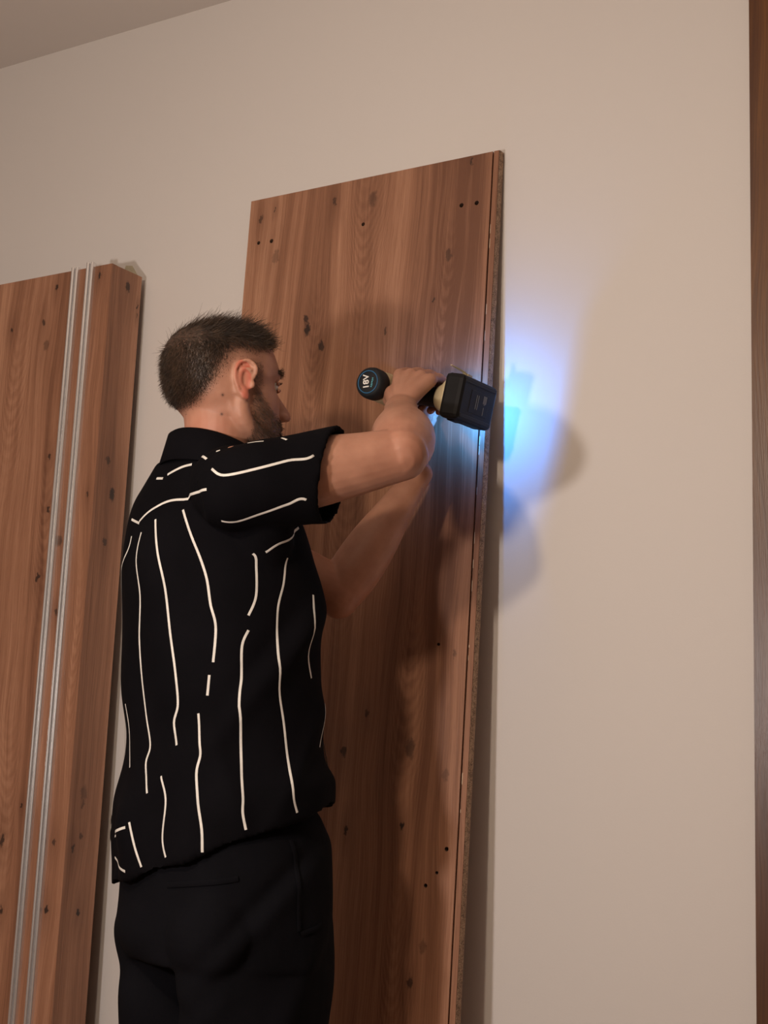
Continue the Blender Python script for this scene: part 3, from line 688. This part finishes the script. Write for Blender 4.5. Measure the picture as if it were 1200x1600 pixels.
h1 = strands('hair', pick, lens, dirs, 0.00036, M['hair'], 4, 0.0, 2); h1['label'] = 'short brown hair faded at the sides'
fr = np.where(headmask & (hairv > 0.2) & (hy > 0.035) & (hz > 0.048))[0]
fp = rg.choice(fr, size=min(900, len(fr)), replace=False)
fl = rg.uniform(0.012, 0.028, len(fp))
fd = body_no[fp] * 0.45 + (np.array([[0.1, 0.9, 0.22]]) @ HMn.T) + rg.normal(0, 0.24, (len(fp), 3))
h2 = strands('hair_fringe', fp, fl, fd, 0.00042, M['fringe'], 7, 0.005, 3); h2['label'] = 'lighter curly fringe'
bc = np.where(headmask & (np.maximum(beard, side * 0.5) > 0.25) & (lip < 0.3))[0]
bp = rg.choice(bc, size=min(4500, len(bc)), replace=False)
bdirs = body_no[bp] * 0.5 + (np.array([[0, 0.25, -0.7]]) @ HMn.T) + rg.normal(0, 0.2, (len(bp), 3))
h3 = strands('beard', bp, rg.uniform(0.003, 0.009, len(bp)) * (0.5 + 0.6 * beard[bp]), bdirs, 0.00035, M['beard'], 2, 0.0, 4); h3['label'] = 'short brown beard'
# brows and lashes
bw = np.where(headmask & (brow > 0.4))[0]
if len(bw):
    bw = rg.choice(bw, size=min(500, len(bw)), replace=False)
    bd = body_no[bw] * 0.6 + np.stack([np.sign(hx[bw]) * 0.7, np.zeros(len(bw)), np.full(len(bw), 0.2)], 1) @ HMn.T + rg.normal(0, 0.15, (len(bw), 3))
    strands('eyebrow', bw, rg.uniform(0.005, 0.009, len(bw)), bd, 0.0004, M['hair'], 2, 0.0, 6)
for s in (-1, 1):
    bm = bmesh.new(); add_ball(bm, hp(s * 0.031, 0.0705, -0.002), (0.0118, 0.0118, 0.0118), 24); ey = bm_obj('eye', bm, M['eye'], man, True)
    bm = bmesh.new(); add_ball(bm, hp(s * 0.031, 0.0785, -0.002), (0.0055, 0.0042, 0.0055), 16); bm_obj('iris', bm, M['iris'], ey, True)
    bm = bmesh.new()
    for z_, dz in ((0.0035, 0.0), (-0.0075, 0.0)):
        add_tube(bm, [tuple(hp(s * (0.031 + 0.0125 * math.sin(t)), 0.0730 + 0.0105 * math.cos(t), z_ - 0.002 * (abs(t) > 0.9))) + (.0026, .0026) for t in np.linspace(-1.2, 1.2, 7)], 8)
    bm_obj('eyelid', bm, M['skin'], man, True)
    bm = bmesh.new()
    for k in range(16):
        t = -1.1 + 2.2 * k / 15; b0 = hp(s * (0.031 + 0.0125 * math.sin(t)), 0.0740 + 0.0115 * math.cos(t), 0.0025); b1 = hp(s * (0.031 + 0.0185 * math.sin(t)), 0.0750 + 0.0145 * math.cos(t), 0.0045)
        add_cyl(bm, b0, b1, 0.0004, 0.0001, 4)
    bm_obj('eyelashes', bm, M['hair'], man)

# ------------------------------------------------------------------ shirt
def hem_z(x, y): return 0.963 + 0.24 * x + 0.30 * y
bm = bmesh.new()
SR = [  # z, cx, cy, a, b
    (0.965, 0.012, 0.014, 0.184, 0.157), (1.02, 0.012, 0.014, 0.183, 0.156), (1.08, 0.010, 0.012, 0.170, 0.145), (1.14, 0.009, 0.011, 0.163, 0.140), (1.22, 0.004, 0.005, 0.165, 0.142), (1.32, 0.0, -0.002, 0.167, 0.143),
    (1.40, -0.004, -0.008, 0.167, 0.141), (1.46, -0.002, -0.018, 0.162, 0.126), (1.50, 0.000, -0.028, 0.150, 0.108), (1.53, 0.004, -0.036, 0.122, 0.090), (1.565, 0.010, -0.040, 0.092, 0.078)]
SRc = crom(SR, 5); rings = []
for k, (z, x, y, a, b) in enumerate(SRc):
    rg_ = ring((x, y, z), (a, 0, 0), (0, b, 0), 64, 2.2)
    f_ = 1 - sm(0.965, 1.15, z)
    rings.append([Vector((p.x, p.y, p.z + float(f_) * (hem_z(p.x, p.y) - 0.965))) for p in rg_])
# hollow under the hem
inn = [[Vector((p.x * q_, p.y * q_, p.z + up)) for p in rings[0]] for q_, up in ((0.94, 0.004), (0.92, 0.05))]
add_loft(bm, inn[::-1] + rings)
def sleeve(bmm, a, b, rows, ref, slant=0.0, slant2=0.0):
    ref = Vector(ref); ax = (b - a).normalized(); u_ = (ref - ax * ref.dot(ax)).normalized(); v_ = ax.cross(u_)
    R_ = crom([tuple(lerp(a, b, t) + Vector((0, 0, dz))) + (ra, rb, t) for t, ra, rb, dz in rows], 5)
    def sl(c, ra, rb, k): return [p + ax * ((p - Vector(c)).dot(u_) * slant + (p - Vector(c)).dot(v_) * slant2) * k for p in ring(c, u_ * ra, v_ * rb, 36, 2.15)]
    t1 = rows[-1][0]
    rr_ = [sl(r[:3], r[3], r[4], max(0.0, r[5] / t1)) for r in R_]
    e_ = R_[-1]
    for q_, dd in ((0.90, 0.0), (0.87, -0.035)): rr_.append(sl(Vector(e_[:3]) + ax * dd, e_[3] * q_, e_[4] * q_, 1.0))
    add_loft(bmm, rr_)
sleeve(bm, R_SH, R_EL, [(-0.25, .034, .036, -.006), (-0.12, .058, .062, -.004), (0.1, .066, .072, -.004), (0.3, .068, .070, -.008), (0.57, .072, .068, -.013)], (0, 0, 1), 0.40, -0.42)
sleeve(bm, L_SH, L_EL, [(-0.20, .034, .036, 0), (-0.1, .058, .060, 0), (0.1, .068, .070, 0), (0.35, .070, .070, 0), (0.62, .072, .070, -.008)], (0, 0, 1), 0.1)
# fill over the shoulders up to the neck
add_tube(bm, [(0.05, -0.045, 1.530, .045, .066), (0.11, -0.058, 1.522, .050, .070), tuple(R_SH + Vector((-0.02, 0, 0.002))) + (.064, .070)], 24, (0, 0, 1))
add_tube(bm, [(-0.03, -0.045, 1.520, .045, .070), (-0.09, -0.025, 1.505, .052, .074), tuple(L_SH) + (.064, .066)], 24, (0, 0, 1))
# under the right armpit the cloth hangs from the raised arm
add_tube(bm, [(0.10, -0.01, 1.40, .06, .06), tuple(lerp(R_SH, R_EL, 0.2) + Vector((-0.02, 0, -0.045))) + (.045, .045)], 20, (0, 0, 1))
shirt_me = remeshed(bm, 0.0045, 6, 0.5)
sc = get_co(shirt_me); sn = get_no(shirt_me)
# folds: s = coordinate to the camera-side right, used only to run the folds round the body in 3D
def fold(co_, p, d, n, w, l, amp):
    """a soft ridge through p along d, width w (across, within plane normal n), length l"""
    d = np.array(Vector(d).normalized()); n = np.array(Vector(n).normalized()); c = np.cross(d, n); r = co_ - np.array(p)
    u_ = r @ d; v_ = r @ c; k_ = r @ n
    return amp * np.exp(-(u_ / l) ** 2) * np.exp(-(v_ / w) ** 2) * (np.abs(k_) < 0.16)
nx = np.array([0.83, -0.55, 0.0])                      # outward on the right-back side
disp = np.zeros(len(sc))
FOLDS = [((0.16, 0.02, 1.27), (-0.52, -0.55, -1.0), 0.020, 0.20, 0.010), ((0.12, -0.05, 1.20), (-0.52, -0.55, -1.0), 0.018, 0.18, -0.006), ((0.06, -0.12, 1.08), (-0.5, -0.4, -0.8), 0.018, 0.16, 0.009),
         ((0.19, 0.05, 1.36), (-0.25, -0.3, -1.0), 0.016, 0.14, 0.008), ((0.12, 0.10, 1.15), (-0.3, -0.35, -1.0), 0.014, 0.2, 0.006), ((0.02, -0.13, 1.30), (0.1, 0.1, -1.0), 0.02, 0.2, 0.006), ((-0.08, -0.13, 1.15), (-0.1, -0.1, -1.0), 0.018, 0.2, 0.007),
         ((0.14, -0.06, 1.05), (0.3, 0.3, -1.0), 0.018, 0.12, 0.007), ((-0.05, -0.13, 1.02), (0.4, 0.2, -1.0), 0.02, 0.1, 0.009)]
for p, d_, w_, l_, a_ in FOLDS: disp += fold(sc, p, d_, (0.83, -0.55, 0), w_, l_, a_)
nzv = np.array([mnoise.noise(Vector((p[0] * 9, p[1] * 9, p[2] * 5))) for p in sc]) * 0.003
low = 1 - sm(0.0, 0.25, sc[:, 2] - 0.96)
ripple = 0.005 * low * np.sin(np.arctan2(sc[:, 1], sc[:, 0]) * 7 + 0.6)
set_co(shirt_me, sc + sn * (disp + nzv + ripple)[:, None])
shirt = mesh_obj('shirt', shirt_me, M['shirt'], man); shirt['label'] = 'loose black short-sleeved shirt with thin white stripes'
# collar: a standing band folded over
bm = bmesh.new(); n = 48; CC = Vector((0.018, -0.040, 1.556)); outer = []
prof = [(0.066, 0.010), (0.0665, 0.036), (0.069, 0.042), (0.074, 0.039), (0.080, 0.014), (0.086, -0.010), (0.0845, -0.012), (0.077, 0.004), (0.070, 0.008)]
rows = []
for r_, z_ in prof:
    rows.append([CC + Vector((math.cos(t) * (r_ + 0.004), math.sin(t) * r_, z_ - 0.020 * math.sin(t) - 0.006)) for t in [2 * math.pi * i / n for i in range(n)]])
vr = [[bm.verts.new(p) for p in r] for r in rows]
for i in range(len(vr)):
    for j in range(n): bm.faces.new((vr[i][j], vr[i][(j + 1) % n], vr[(i + 1) % len(vr)][(j + 1) % n], vr[(i + 1) % len(vr)][j]))
collar = bm_obj('collar', bm, M['shirt'], shirt, True)

# ------------------------------------------------------------------ trousers
bm = bmesh.new()
TRS = [(0.80, 0.018, 0.020, 0.172, 0.140), (0.84, 0.016, 0.020, 0.176, 0.146), (0.88, 0.015, 0.019, 0.178, 0.146), (0.95, 0.014, 0.020, 0.176, 0.148), (1.00, 0.012, 0.018, 0.168, 0.142), (1.05, 0.010, 0.010, 0.140, 0.115)]
add_loft(bm, [ring((x, y, z), (a, 0, 0), (0, b, 0), 48, 2.2) for z, x, y, a, b in crom(TRS, 4)])
for s in (-1, 1):
    add_tube(bm, [(0.016 + s * 0.080, 0.020, 0.92, 0.070, 0.110), (0.016 + s * 0.084, 0.020, 0.85, 0.082, 0.130), (0.018 + s * 0.085, 0.024, 0.76, 0.082, 0.132), (0.012 + s * 0.090, 0.022, 0.62, 0.078, 0.108), (s * 0.098, 0.014, 0.46, 0.074, 0.085), (s * 0.105, 0.004, 0.25, 0.068, 0.078), (s * 0.11, 0.0, 0.07, 0.066, 0.076)], 32, (1, 0, 0), 5, False)
add_ball(bm, (-0.048, -0.052, 0.842), (0.074, 0.064, 0.070)); add_ball(bm, (0.105, -0.062, 0.850), (0.078, 0.066, 0.078))
tr_me = remeshed(bm, 0.005, 6, 0.5)
tc = get_co(tr_me); tn = get_no(tr_me); td = np.zeros(len(tc))
for p, d_, w_, l_, a_ in [((0.14, 0.0, 0.90), (-0.5, -0.55, -0.75), 0.014, 0.12, -0.006), ((0.16, -0.03, 0.86), (-0.5, -0.55, -0.75), 0.018, 0.12, 0.006), ((0.05, -0.13, 0.775), (0.7, 0.3, -0.5), 0.014, 0.10, -0.006),
                          ((-0.08, -0.14, 0.83), (1, -0.2, 0.05), 0.018, 0.14, 0.006), ((-0.08, -0.14, 0.785), (1, -0.2, -0.05), 0.012, 0.10, -0.008), ((0.15, 0.05, 0.75), (-0.3, -0.3, -1), 0.02, 0.16, 0.006), ((0.1, -0.1, 0.70), (-0.5, -0.3, -0.6), 0.016, 0.1, 0.005)]:
    td += fold(tc, p, d_, (0.83, -0.55, 0), w_, l_, a_)
td += np.array([mnoise.noise(Vector((p[0] * 11, p[1] * 11, p[2] * 8))) for p in tc]) * 0.004
set_co(tr_me, tc + tn * td[:, None])
trousers = mesh_obj('trousers', tr_me, M['trouser'], man); trousers['label'] = 'black trousers'

def bvh_of(o):
    me = o.data; return BVHTree.FromPolygons([v.co.copy() for v in me.vertices], [tuple(p.vertices) for p in me.polygons])
SB = bvh_of(shirt); TB = bvh_of(trousers); CB = bvh_of(collar)

def ribbon(name, pts, width, bvh, mat, parent, off=0.0009, taper=True):
    """a flat stripe lying on the cloth along 3D points"""
    pts = [Vector(p) for p in pts]
    P = [Vector(p) for p in crom([tuple(p) for p in pts], 8)] if len(pts) > 2 else [lerp(pts[0], pts[1], k / 10) for k in range(11)]
    out = []
    for p in P:
        h = bvh.find_nearest(p)
        out.append((h[0], h[1]))
    bm = bmesh.new(); L_, R2, B_ = [], [], []
    for i, (p, n_) in enumerate(out):
        t = (out[min(i + 1, len(out) - 1)][0] - out[max(i - 1, 0)][0])
        if t.length < 1e-7: t = Vector((0, 0, 1))
        t.normalize(); c = t.cross(n_).normalized(); w = width * 0.5
        L_.append(bm.verts.new(p + c * w + n_ * off * 0.6)); B_.append(bm.verts.new(p + n_ * off)); R2.append(bm.verts.new(p - c * w + n_ * off * 0.6))
    for i in range(len(out) - 1):
        bm.faces.new((L_[i], L_[i + 1], B_[i + 1], B_[i])); bm.faces.new((B_[i], B_[i + 1], R2[i + 1], R2[i]))
    return bm_obj(name, bm, mat, parent, True)

# white stripes woven into the shirt: paths on the cloth in the man's own frame
STRIPES = [
    [(0.0756, -0.1288, 1.4741), (0.0947, -0.1251, 1.4355), (0.1096, -0.1169, 1.4012), (0.1195, -0.1089, 1.3676), (0.1248, -0.1035, 1.3294), (0.1308, -0.0965, 1.2963), (0.1282, -0.0964, 1.2442)],
    [(0.1239, -0.0993, 1.2253), (0.1218, -0.0996, 1.1951)],
    [(0.1114, -0.107, 1.1686), (0.1181, -0.1068, 1.1266), (0.1207, -0.1063, 1.1081), (0.1176, -0.1094, 1.082), (0.1266, -0.1109, 1.0436), (0.1389, -0.11, 1.0032), (0.141, -0.1083, 0.9698)],
    [(0.0225, -0.1442, 1.4627), (0.0398, -0.1482, 1.4113), (0.0575, -0.1421, 1.354), (0.0678, -0.1355, 1.2865), (0.0761, -0.1284, 1.2294), (0.0786, -0.1226, 1.1822), (0.0709, -0.1228, 1.1538), (0.0792, -0.1216, 1.1209)],
    [(0.0593, -0.1331, 1.0753), (0.0723, -0.1314, 1.0413), (0.0727, -0.1338, 0.9859), (0.0833, -0.1332, 0.959)],
    [(-0.0098, -0.1487, 1.4452), (-0.0161, -0.1514, 1.4025), (0.004, -0.1531, 1.3465), (-0.0015, -0.1467, 1.2787), (-0.0013, -0.1387, 1.2206), (0.0054, -0.1313, 1.1628), (0.0179, -0.1295, 1.1198), (0.0125, -0.1322, 1.091), (0.0324, -0.1394, 1.049)],
    [(0.0064, -0.152, 1.0055), (0.0197, -0.1477, 0.9688), (0.0319, -0.1423, 0.9417)],
    [(0.1612, -0.0565, 1.4083), (0.1604, -0.0496, 1.3994), (0.1601, -0.0467, 1.3466), (0.157, -0.0569, 1.3153)],
    [(0.1572, -0.0559, 1.2934), (0.1533, -0.0635, 1.2692), (0.1516, -0.0609, 1.2221), (0.1542, -0.0646, 1.1937), (0.1539, -0.0586, 1.1284), (0.1703, -0.0626, 1.0548), (0.1769, -0.0657, 1.0277), (0.1794, -0.0606, 1.0033)],
    [(0.1665, 0.0037, 1.4073), (0.164, 0.0002, 1.37), (0.1655, -0.0097, 1.3302), (0.1657, -0.0087, 1.2821), (0.1755, -0.0081, 1.2245), (0.1699, 0.0062, 1.1587), (0.1799, 0.0099, 1.1024), (0.2016, 0.0056, 1.0564), (0.2006, 0.0146, 1.0287)],
    [(0.1553, 0.0633, 1.3566), (0.1701, 0.0529, 1.2862), (0.1548, 0.0659, 1.2288)],
    [(0.1219, 0.1188, 1.1922), (0.148, 0.0919, 1.1246)],
    [(0.1732, -0.0417, 1.4108), (0.185, -0.0215, 1.4265), (0.1487, 0.0351, 1.4588)],
    [(-0.0248, -0.1444, 1.4642), (0.0102, -0.1413, 1.4812), (0.05, -0.132, 1.4912), (0.1177, -0.1409, 1.4924), (0.1699, -0.149, 1.4923)],
    [(-0.063, -0.136, 1.472), (-0.0234, -0.145, 1.461)],
    [(0.1751, -0.1453, 1.5226), (0.1976, -0.1384, 1.5114), (0.2292, -0.1043, 1.5218), (0.2498, -0.0625, 1.5375), (0.2674, -0.0293, 1.5477), (0.1885, 0.0593, 1.5721)],
    [(0.1705, -0.1212, 1.4491), (0.1879, -0.1059, 1.4483), (0.2178, -0.0817, 1.4606), (0.243, -0.0545, 1.4747), (0.2582, -0.0334, 1.4824), (0.1799, 0.0493, 1.4984)],
    [(0.1887, -0.0933, 1.567), (0.2077, -0.0778, 1.5696)],
    [(0.2179, -0.0528, 1.5769), (0.2296, -0.0517, 1.5726)],
    [(0.0158, -0.1227, 1.5364), (0.0466, -0.1158, 1.5457), (0.064, -0.1097, 1.5484)],
    [(-0.0137, -0.1241, 1.5336), (0.0062, -0.1246, 1.5312)],
    [(0.0705, -0.1017, 1.5598), (0.1459, -0.1361, 1.5421)],
    [(0.1525, -0.1242, 1.5546), (0.1572, -0.1206, 1.5564)],
    [(-0.0478, -0.1432, 1.4432), (-0.0572, -0.1432, 1.4217), (-0.1018, -0.1271, 1.3961)],
    [(-0.0637, -0.1288, 1.1826), (-0.0565, -0.121, 1.1188), (-0.0412, -0.1279, 1.0849)],
    [(-0.0816, -0.1235, 0.9793), (0.0004, -0.1545, 0.9977)],
    [(-0.0861, -0.1188, 0.9469), (-0.0041, -0.1478, 0.9326)]]
for path in STRIPES: ribbon('stripe', path, 0.0039, SB, M['stripe'], shirt)
for k in range(9):                                   # the far side carries the same stripes
    t = math.radians(66 + 20.5 * k); zt = 1.44 if 100 < 66 + 20.5 * k < 200 else 1.40
    ribbon('stripe', [(0.008 + 0.3 * math.cos(t), 0.01 + 0.3 * math.sin(t), z_) for z_ in np.linspace(zt, 1.0 + 0.10 * math.sin(t), 7)], 0.0039, SB, M['stripe'], shirt)
POCKETS = [
    [(0.073, -0.1212, 0.9186), (0.1161, -0.1071, 0.9236), (0.1493, -0.085, 0.9284), (0.1677, -0.0622, 0.9337)],
    [(0.1829, 0.0167, 0.9889), (0.1849, 0.0263, 0.9538), (0.1934, 0.028, 0.9085), (0.193, 0.0307, 0.8582)],
    [(0.1929, 0.0333, 0.8536), (0.1903, 0.0609, 0.8592), (0.1863, 0.0756, 0.8646)]]
for path in POCKETS: ribbon('pocket_welt', path, 0.008, TB, M['trouser'], trousers, 0.0035)


# shoes
for s in (-1, 1):
    bm = bmesh.new()
    add_loft(bm, [ring((s * 0.112 + s * 0.01 * t, y, 0.040 + h * 0.5), (w, 0, 0), (0, 0, h * 0.5 + 0.0125), 24, 3) for t, y, w, h in ((0, -0.085, 0.030, 0.05), (0, -0.06, 0.042, 0.085), (0, 0.0, 0.045, 0.095), (0.4, 0.07, 0.050, 0.065), (0.8, 0.14, 0.050, 0.045), (1, 0.19, 0.034, 0.03))])
    bm_obj('shoe', bm, M['shoe'], man, True)
